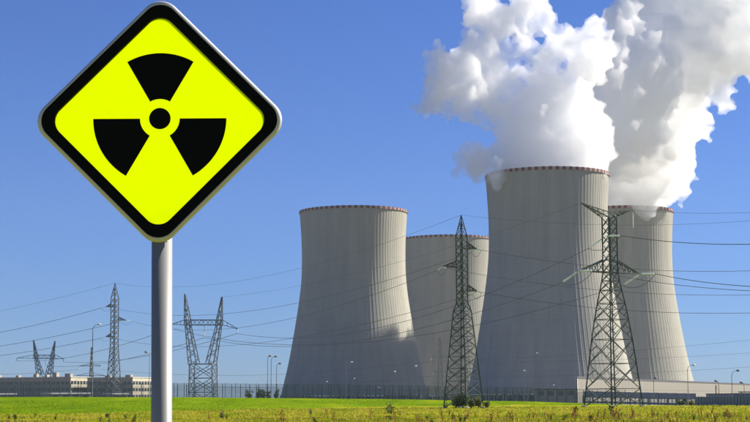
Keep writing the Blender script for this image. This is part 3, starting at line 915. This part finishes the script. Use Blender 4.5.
def pipe_bridge():
    A = at(584, 391.3, 455); Bq = at(696, 393.6, 455)
    zg = PLANT_Z + 1
    o = thing('pipe_bridge', 'blue grey covered pipe bridge on posts in front of the pale hall', 'pipe bridge', (A.x, 455, zg))
    w = Bq.x - A.x; h = A.z - zg; hh = 1.75
    n = 12
    for i in range(n):
        x0 = w * i / n; dz = (Bq.z - A.z) * i / n
        MB().box(x0 + .03, x0 + w / n - .03, 0, 2.2, h + dz - hh, h + dz).build('cladding_panel', GREYB, o)
    for i in range(n + 1):
        x0 = w * i / n; dz = (Bq.z - A.z) * i / n
        MB().box(x0 - .22, x0 + .22, .9, 1.3, 0, h + dz - hh + .01).build('post', BLUEG, o)
    for z in (h - 3.0, h - 4.6):
        MB().tube([(0, 1.6, z), (w, 1.6, z + Bq.z - A.z)], .28, 8).build('pipe', BLUEG, o)
pipe_bridge()
def container(px0, px1, py, Y, label, m):
    a, b = at(px0, py, Y), at(px1, py, Y); w = b.x - a.x
    zg = ground_z((a.x + b.x) / 2, Y) - .3; h = a.z - zg
    o = thing('site_container', label, 'container', ((a.x + b.x) / 2, Y, zg))
    s = MB(); n = int(w / .5)
    pts = []
    for i in range(n + 1):
        x = -w / 2 + w * i / n; pts.append((x, -.06 if i % 2 else 0))
    for (x0, y0), (x1, y1) in zip(pts, pts[1:]): s.poly([(x0, y0, 0), (x1, y1, 0), (x1, y1, h), (x0, y0, h)])
    s.box(-w / 2, w / 2, .05, 3, 0, h).build('body', m, o)
    MB().box(-w / 2 - .1, w / 2 + .1, -.12, 3.1, h + .003, h + .2).build('roof', ROOFD, o)
container(708.5, 732, 394.3, 400, 'low blue grey site container behind the blue fence', GREYB)
container(733.5, 760, 394.0, 385, 'darker blue container at the right picture edge', BLUEG)
def canopy():
    p = at(750, 391.4, 378); w = 3.4
    zg = ground_z(p.x, 378) - .2
    o = thing('gate_canopy', 'small pale canopy roof at the right picture edge', 'canopy', (p.x, 378, zg)); h = p.z - zg
    MB().box(-w * .75, w, -1, 1, h - .25, h).build('roof', HALL, o)
    for x in (-w * .6, w * .8): MB().box(x - .1, x + .1, -.1, .1, 0, h - .253).build('post', BLUEG, o)
canopy()
shed(536, 576, 389.2, 560, 'long dark roofed shed at the foot of the tallest tower', ROOFD)

# ---------------------------------------------------------------- perimeter fences
FPOST = mat('fence_post_grey', (0.085, 0.095, 0.105), 0.7, 0.2, 2)
FWIRE = mat('fence_wire', (0.16, 0.18, 0.20), 0.6, 0.2, 2)
def polyline_pts(tab, step):
    out = []; acc = 0
    for (a, b) in zip(tab, tab[1:]):
        ln = (b - a).length; t = acc
        while t < ln:
            out.append(a.lerp(b, t / ln)); t += step
        acc = t - ln
    return out
def fence(name, label, path, step, h, post_w, wire_w, nh, vstep, lean=True):
    pts = polyline_pts(path, step)
    pts = [Vector((p.x, p.y, ground_z(p.x, p.y))) for p in pts]
    o = thing(name, label, 'fence', pts[0])
    b0 = pts[0]
    s = MB().box(-post_w / 2, post_w / 2, -post_w / 2, post_w / 2, -.3, h)
    if lean: s.bar((0, 0, h - .02), (0, -.45, h + .5), post_w * .8)
    pm = s.mesh('post', FPOST)
    for p in pts: link('post', pm, o, p - b0)
    for p, q in zip(pts, pts[1:]):
        d = q - p; s = MB()
        n = int(step / vstep)
        for i in range(1, n):
            c = d * (i / n); s.poly([c + Vector((-wire_w / 2, .01, .05)), c + Vector((wire_w / 2, .01, .05)), c + Vector((wire_w / 2, .01, h - .1)), c + Vector((-wire_w / 2, .01, h - .1))])
        for j in range(nh):
            z = .08 + (h - .2) * j / (nh - 1)
            s.poly([Vector((0, -.01, z - wire_w / 2)), d + Vector((0, -.01, z - wire_w / 2)), d + Vector((0, -.01, z + wire_w / 2)), Vector((0, -.01, z + wire_w / 2))])
        if lean:
            for f in (.3, .65, .95):
                w_ = Vector((0, -.45 * f, h + .5 * f)); s.poly([w_, d + w_, d + w_ + Vector((0, 0, .035)), w_ + Vector((0, 0, .035))])
        s.build('mesh_panel', FWIRE, o).location = p - b0
cp = [Vector((c.x, c.y, 0)) for c in CREST]
fence('security_fence', 'tall grey wire security fence along the crest of the green bank', [p + Vector((0, 2.5, 0)) for p in cp[:9]] , 2.2, 2.85, .15, .034, 14, .16)
fence('inner_fence', 'second wire fence a little behind the bank crest fence', [p + Vector((0, 16, 0)) for p in cp[:10]], 2.6, 3.9, .12, .03, 9, .25, False)
def sheet_fence():
    path = [at(696, 406.9, 362), at(715, 407.6, 345), at(750, 409.2, 318), at(800, 411.5, 290)]
    pts = polyline_pts([Vector((p.x, p.y, 0)) for p in path], 2.5)
    pts = [Vector((p.x, p.y, ground_z(p.x, p.y))) for p in pts]
    o = thing('sheet_fence', 'solid blue grey panel fence across the lower right', 'fence', pts[0]); b0 = pts[0]
    h = 2.35
    pm = MB().box(-.09, .09, -.09, .09, -.3, h + .12).mesh('post', BLUEG)
    for p in pts: link('post', pm, o, p - b0)
    for p, q in zip(pts, pts[1:]):
        d = q - p; ln = Vector((d.x, d.y)).length; s = MB(); n = 10
        for i in range(n):
            a, b_ = d * (i / n), d * ((i + 1) / n); yy = .03 if i % 2 else -.03
            s.poly([a + Vector((0, yy, .05)), b_ + Vector((0, -yy, .05)), b_ + Vector((0, -yy, h)), a + Vector((0, yy, h))])
        s.build('panel', BLUEG, o).location = p - b0
sheet_fence()
def rail_fence():
    path = [at(584, 403, 398), at(640, 405, 392), at(696, 406.8, 364)]
    pts = polyline_pts([Vector((p.x, p.y, 0)) for p in path], 1.9)
    pts = [Vector((p.x, p.y + 2, ground_z(p.x, p.y + 2))) for p in pts]
    o = thing('rail_fence', 'open blue grey bar fence in front of the pale hall', 'fence', pts[0]); b0 = pts[0]
    pm = MB().box(-.09, .09, -.09, .09, -.3, 1.9).mesh('post', BLUEG)
    for p in pts: link('post', pm, o, p - b0)
    for p, q in zip(pts, pts[1:]):
        d = q - p; s = MB()
        for z in (.25, 1.75): s.bar(Vector((0, 0, z)), d + Vector((0, 0, z)), .07)
        for i in range(1, 9): s.bar(d * (i / 9) + Vector((0, 0, .1)), d * (i / 9) + Vector((0, 0, 1.85)), .03)
        s.build('bar_panel', BLUEG, o).location = p - b0
rail_fence()

# ---------------------------------------------------------------- street lamps and masts
LAMP = mat('lamp_post_steel', (0.20, 0.21, 0.22), 0.5, 0.1, 1, spec=0.4)
LAMPH = mat('lamp_head_white', (0.75, 0.75, 0.72), 0.4, 0.05, 1)
def lamp(px, py, Y, sg, label, reach=1.5, w=0.11, dark=False):
    p = at(px, py, Y); b = Vector((p.x, Y, ground_z(p.x, Y) - .2)); h = p.z - b.z
    o = thing('street_lamp', label, 'lamp post', b, 0, 'lamp posts round the plant')
    pts = [(0, 0, 0), (0, 0, h * .5), (0, 0, h - 1.2)] + [(sg * reach * .25 * f, 0, h - 1.2 + .9 * math.sin(f * 1.2)) for f in (.4, .8)] + [(sg * reach * .6, 0, h - .12), (sg * reach, 0, h)]
    MB().tube(pts, [w * 1.3, w, w * .8, w * .7, w * .6, w * .5, w * .5], 8).build('pole', LAMP, o)
    s = MB(); s.lathe([(.05, -.42), (.2, -.3), (.27, 0), (.22, .3), (.06, .5)], 10, (sg * (reach + .3), 0, h), (sg, 0, .12))
    s.build('lamp_head', LAMP if dark else LAMPH, o)
lamp(93.0, 324.5, 396, 1, 'tall street lamp with white head left of the sign pole', 1.2, .12)
lamp(149.5, 352, 430, -1, 'thin lamp post close to the left of the sign pole', .6, .08, True)
lamp(267.6, 356, 440, 1, 'left of three lamp posts by the left tower', .3, .1, True)
lamp(271.2, 356.5, 436, 1, 'middle of three lamp posts by the left tower, dark head', .9, .1, True)
lamp(276.5, 363.5, 450, 1, 'right and shortest of three lamp posts by the left tower', .6, .1, True)
lamp(346, 362, 640, 1, 'lamp post with white head before the left tower, tallest there', 1.9, .1)
lamp(353, 378.5, 780, 1, 'short far lamp below the tall one before the left tower', .3, .08)
lamp(325.5, 381.5, 800, 1, 'far lamp left in front of the left tower foot', .3, .08)
lamp(377.5, 387.5, 700, 1, 'lowest far lamp near the right foot of the left tower', .3, .08)
lamp(396.5, 371.5, 620, -1, 'lamp standing in the shadow on the left tower', .3, .08)
lamp(408.5, 366, 560, 1, 'thin lamp post at the sunlit right foot of the left tower', 2.2, .08)
lamp(527, 370.5, 640, -1, 'far lamp before the left half of the tallest tower', .8, .08)
lamp(552, 385.3, 680, 1, 'low far lamp before the middle of the tallest tower', .3, .08)
lamp(566, 388.5, 600, 1, 'low lamp left of the pale hall corner', .3, .08)
lamp(535.5, 353, 720, 1, 'lamp high on a mast in front of the tallest tower', .3, .07)
lamp(653.5, 378, 410, 1, 'plain post without visible arm left of the far lamps at the hall', .2, .09, True)
lamp(687.3, 365, 410, 1, 'tall street lamp before the foot of the right most tower', 1.3, .09)
lamp(718.5, 381, 400, -1, 'short lamp post in front of the pale hall roof edge', .3, .1, True)
lamp(731.5, 370.5, 380, 1, 'tall dark street lamp at the right against the sky', 1.2, .09, True)
lamp(744, 382.5, 376, -1, 'right most short lamp post by the small canopy', .3, .08, True)

# ---------------------------------------------------------------- vegetation
def leafmat(name, a, b):
    m = mat(name, b, 0.8, 0, 0.9, col2=a, spec=0.15); return m
LEAF_D = leafmat('bush_leaf_dark', (0.025, 0.05, 0.012), (0.06, 0.10, 0.02))
LEAF_O = leafmat('bush_leaf_olive', (0.06, 0.08, 0.018), (0.13, 0.14, 0.03))
TWIG = mat('twig_bark', (0.07, 0.05, 0.03), .9, .2, 3)
def bush(px, Y, h, w, label, m, n=420, seed=1, group='shrubs at the fence and pylon', leaf=.16):
    rnd = random.Random(seed)
    b = foot(px, Y)
    o = thing('bush', label, 'bush', b, 0, group)
    st = MB(); lv = MB()
    cl = []
    for i in range(9):
        a = rnd.uniform(0, 2 * math.pi); rr = w / 2 * rnd.uniform(.1, .85)
        tip = Vector((rr * math.cos(a), rr * math.sin(a), h * rnd.uniform(.45, .95)))
        st.tube([(0, 0, -.1), tip * .5 + Vector((0, 0, h * .1)), tip], [.05, .03, .012], 5)
        cl.append((tip, rnd.uniform(.18, .32) * min(h, w)))
        cl.append((tip * .6, rnd.uniform(.2, .3) * min(h, w)))
    for i in range(n):
        c, r = rnd.choice(cl)
        d = Vector((rnd.gauss(0, 1), rnd.gauss(0, 1), rnd.gauss(0, .8)))
        if d.length < 1e-3: continue
        p = c + d.normalized() * r * rnd.uniform(.3, 1.15)
        p.z = max(.05, p.z)
        u = Vector((rnd.uniform(-1, 1), rnd.uniform(-1, 1), rnd.uniform(-.6, .9))).normalized(); v = u.orthogonal().normalized()
        s_ = leaf * rnd.uniform(.6, 1.4)
        lv.poly([p - u * s_, p + v * s_ * .5, p + u * s_, p - v * s_ * .5])
    st.build('stems', TWIG, o); lv.build('foliage', m, o)
bush(455.5, 299, 2.1, 3.0, 'darkest bush at the left foot of the slim middle pylon', LEAF_D, 900, 3)
bush(463, 297, 2.3, 2.8, 'tallest bush right under the slim middle pylon', LEAF_D, 900, 4)
bush(471, 299, 2.0, 2.8, 'bush right of centre under the slim middle pylon', LEAF_O, 900, 5)
bush(478.5, 298, 1.8, 2.4, 'loose olive bush at the right foot of the slim middle pylon', LEAF_O, 700, 6)
bush(487, 297, 1.2, 3.0, 'low spreading olive bush right of the slim middle pylon', LEAF_O, 600, 7)
bush(445.5, 294, .9, .9, 'tiny dark shrub at the left leg of the slim middle pylon', LEAF_D, 200, 8)
for i, (px, h, w, lab) in enumerate(((249.5, 2.2, 3.0, 'small dark bush behind the fence left of the three lamp posts'), (258, 2.9, 2.6, 'pointed dark bush behind the fence beside the left bush'),
                                     (262.5, 2.5, 2.6, 'dark bush behind the fence just left of the three lamp posts'), (268.5, 2.0, 1.8, 'bush at the foot of the left of three lamp posts'), (276.3, 2.3, 1.8, 'bush at the foot of the right of three lamp posts'))):
    bush(px, 412, h * .75 + 1.0, w * .8, lab, LEAF_D, 420, 20 + i, leaf=.2)
for i, (px, Yb, h, w, lab) in enumerate(((682.5, 352, 1.6, 2.2, 'dark shrub in the grass before the right most tower lamp'), (691, 350, 1.1, 2.0, 'brownish low shrub right of the dark shrub'))):
    bush(px, Yb, h, w, lab, LEAF_D if i == 0 else LEAF_O, 400, 40 + i)
for i, (px, w) in enumerate(((712, 3.5), (722, 4), (733, 3))):
    bush(px, 368, 3.1, w, ('left', 'middle', 'right')[i] + ' green bush showing above the blue grey panel fence', LEAF_D, 500, 50 + i, leaf=.2)

# meadow grass: nobody could count it
def grass():
    rnd = random.Random(5)
    m = bpy.data.materials.new('meadow_blades'); m.use_nodes = True
    t = m.node_tree; t.nodes.clear()
    a = t.nodes.new('ShaderNodeAttribute'); a.attribute_name = 'tint'
    d_, tr, mx, ou = (t.nodes.new('ShaderNode' + q) for q in ('BsdfDiffuse', 'BsdfTranslucent', 'MixShader', 'OutputMaterial'))
    t.links.new(a.outputs['Color'], d_.inputs['Color']); t.links.new(a.outputs['Color'], tr.inputs['Color'])
    mx.inputs[0].default_value = .5
    t.links.new(d_.outputs[0], mx.inputs[1]); t.links.new(tr.outputs[0], mx.inputs[2]); t.links.new(mx.outputs[0], ou.inputs['Surface'])
    v, f, c = [], [], []
    n = 62000
    for i in range(n):
        u = rnd.random(); y = 118 * (330 / 118) ** (u ** 1.25)
        hw = y * .247
        x = rnd.uniform(-hw, hw)
        yc = lerp_tab(CREST_Y, x); yt = min(lerp_tab(TOE_Y, x), yc - 12)
        if y > yc - 2: continue
        clump = noise.noise(Vector((x * .25, y * .06, 2)))
        tall = noise.noise(Vector((x * .11, y * .05, 9)))
        bankf = y > yt + 3
        h = (.07 if bankf else .15) * rnd.uniform(.5, 1.3) * (1 + 1.2 * max(0, tall)) * (1 + .3 * (y - 118) / 260)
        z = ground_z(x, y) - .02
        w = .035 * (y / 118) * rnd.uniform(.7, 1.5)
        dry = rnd.random() + clump * .7
        if bankf: col = (.12, .22, .006) if dry < .5 else (.17, .28, .008)
        elif dry < .25: col = (.17, .24, .012)
        elif dry < .75: col = (.36, .36, .025)
        else: col = (.46, .40, .06)
        if y < 175 and not bankf:
            rank = noise.noise(Vector((x * .45, y * .12, 21))) + .35 * sstep(-30, 25, x) - .004 * (y - 118)
            if rank > .12:
                h *= 1 + 1.6 * min(1, rank) * rnd.uniform(.6, 1.4)
                if rnd.random() < .55: col = rnd.choice([(.10, .17, .008), (.14, .22, .010), (.20, .15, .03), (.27, .17, .05)])
        k = rnd.uniform(.75, 1.2); col = tuple(q * k for q in col) + (1,)
        for b in range(3):
            an = rnd.uniform(0, math.pi); dx, dy = math.cos(an) * w, math.sin(an) * w
            ox, oy = rnd.uniform(-.12, .12), rnd.uniform(-.12, .12)
            i0 = len(v); tl = rnd.uniform(-.5, .5) * h
            v += [(x + ox - dx, y + oy - dy, z), (x + ox + dx, y + oy + dy, z), (x + ox + tl, y + oy + rnd.uniform(-.3, .3) * h, z + h * rnd.uniform(.7, 1.2))]
            f.append((i0, i0 + 1, i0 + 2)); c += [col] * 3
    me = bpy.data.meshes.new('meadow_grass'); me.from_pydata(v, [], f)
    ca = me.color_attributes.new('tint', 'FLOAT_COLOR', 'POINT')
    ca.data.foreach_set('color', [q for col in c for q in col])
    me.materials.append(m)
    tag(link('meadow_grass', me), 'yellow and green meadow grass covering the field and bank', 'grass', kind='stuff')
grass()

# reddish dock stalks and green weeds along the lower edge
DOCK = mat('dock_seed_brown', (0.30, 0.11, 0.035), .9, .35, 4)
WEED = mat('weed_green', (0.06, 0.085, 0.014), .85, .35, 4)
def weed_mesh(kind, seed):
    rnd = random.Random(seed); s = MB()
    m = DOCK if kind == 'dock' else WEED
    for k in range(rnd.randint(2, 4)):
        a = rnd.uniform(0, 6.28); h = rnd.uniform(.65, 1.0)
        tip = Vector((math.cos(a) * .16, math.sin(a) * .16, h)); s.tube([(0, 0, -.05), tip * .55, tip], [.018, .014, .006], 4)
        for j in range(26 if kind == 'dock' else 20):
            fz = rnd.uniform(.42, 1.0) if kind == 'dock' else rnd.uniform(.1, 1)
            p = tip * fz + Vector((rnd.gauss(0, .03), rnd.gauss(0, .03), 0))
            u = Vector((rnd.uniform(-1, 1), rnd.uniform(-1, 1), rnd.uniform(-.2, 1))).normalized(); v_ = u.orthogonal().normalized()
            q = (.04 if kind == 'dock' else .085) * rnd.uniform(.7, 1.4)
            s.poly([p, p + u * q + v_ * q * .5, p + u * q * 2, p + u * q - v_ * q * .5])
    return s.mesh(kind, m)
DM = [weed_mesh('dock', i) for i in range(5)]; WM = [weed_mesh('weed', i + 9) for i in range(5)]
rnd = random.Random(77)
def dock(px, py, h):
    p = hit(px, py, 0.0)
    if p.y > 250: p = hit(px, 415, 0)
    o = link('dock_stalk', rnd.choice(DM), None, (p.x, p.y, ground_z(p.x, p.y)), (0, 0, rnd.uniform(0, 6.28)))
    o.scale = (h * 1.1, h * 1.1, h)
    tag(o, 'reddish brown dock stalk standing in the foreground meadow grass', 'weed', 'dock stalks in the meadow')
def weed(px, py, h):
    p = hit(px, py, 0.0)
    o = link('meadow_weed', rnd.choice(WM), None, (p.x, p.y, ground_z(p.x, p.y)), (0, 0, rnd.uniform(0, 6.28)))
    o.scale = (h * 1.3, h * 1.3, h)
    tag(o, 'dark green leafy weed standing in the foreground meadow grass', 'weed', 'leafy weeds in the meadow')
for c_px, n_, spread in ((398, 2, 5), (420, 3, 6), (447, 5, 9), (470, 3, 8), (496, 3, 6), (508, 4, 6), (530, 3, 7), (548, 4, 8), (580, 4, 7), (598, 6, 8), (616, 6, 7), (637, 4, 8), (656, 3, 6), (672, 6, 7),
                          (700, 3, 6), (713, 6, 5), (731, 5, 6), (745, 3, 5), (279, 2, 3), (209, 2, 3), (372, 3, 4), (330, 2, 5)):
    for i in range(n_):
        dock(c_px + rnd.gauss(0, spread * .6), rnd.uniform(416.5, 425), rnd.uniform(.45, 1.15))
for c_px, n_, spread in ((10, 4, 8), (32, 4, 8), (56, 2, 6), (108, 5, 8), (130, 4, 8), (225, 3, 4), (312, 2, 4), (390, 3, 4), (432, 2, 8), (462, 3, 6), (513, 3, 8), (560, 4, 9), (592, 3, 6), (628, 4, 9), (655, 3, 8), (690, 4, 8), (722, 4, 9), (742, 2, 5)):
    for i in range(n_):
        weed(c_px + rnd.gauss(0, spread * .6), rnd.uniform(417, 425), rnd.uniform(.25, .7))
for px, py, h in ((222, 419, 1.0), (388, 413.5, 1.5), (391, 414, 1.2), (574, 417, 1.1), (612, 417, 1.2), (311, 415, .8)):
    weed(px, py, h)

# ---------------------------------------------------------------- air
HAZE_DENSITY = 0.000036
def haze():
    m = bpy.data.materials.new('air'); m.use_nodes = True
    t = m.node_tree; t.nodes.clear()
    v = t.nodes.new('ShaderNodeVolumePrincipled'); v.inputs['Color'].default_value = (0.80, 0.90, 1.0, 1); v.inputs['Density'].default_value = HAZE_DENSITY
    o = t.nodes.new('ShaderNodeOutputMaterial'); t.links.new(v.outputs[0], o.inputs['Volume'])
    tag(MB().box(-1500, 1500, -60, 2600, PLANT_Z - 1.2, 330).build('haze', m), 'thin blue haze in the air', 'haze', kind='stuff')
haze()
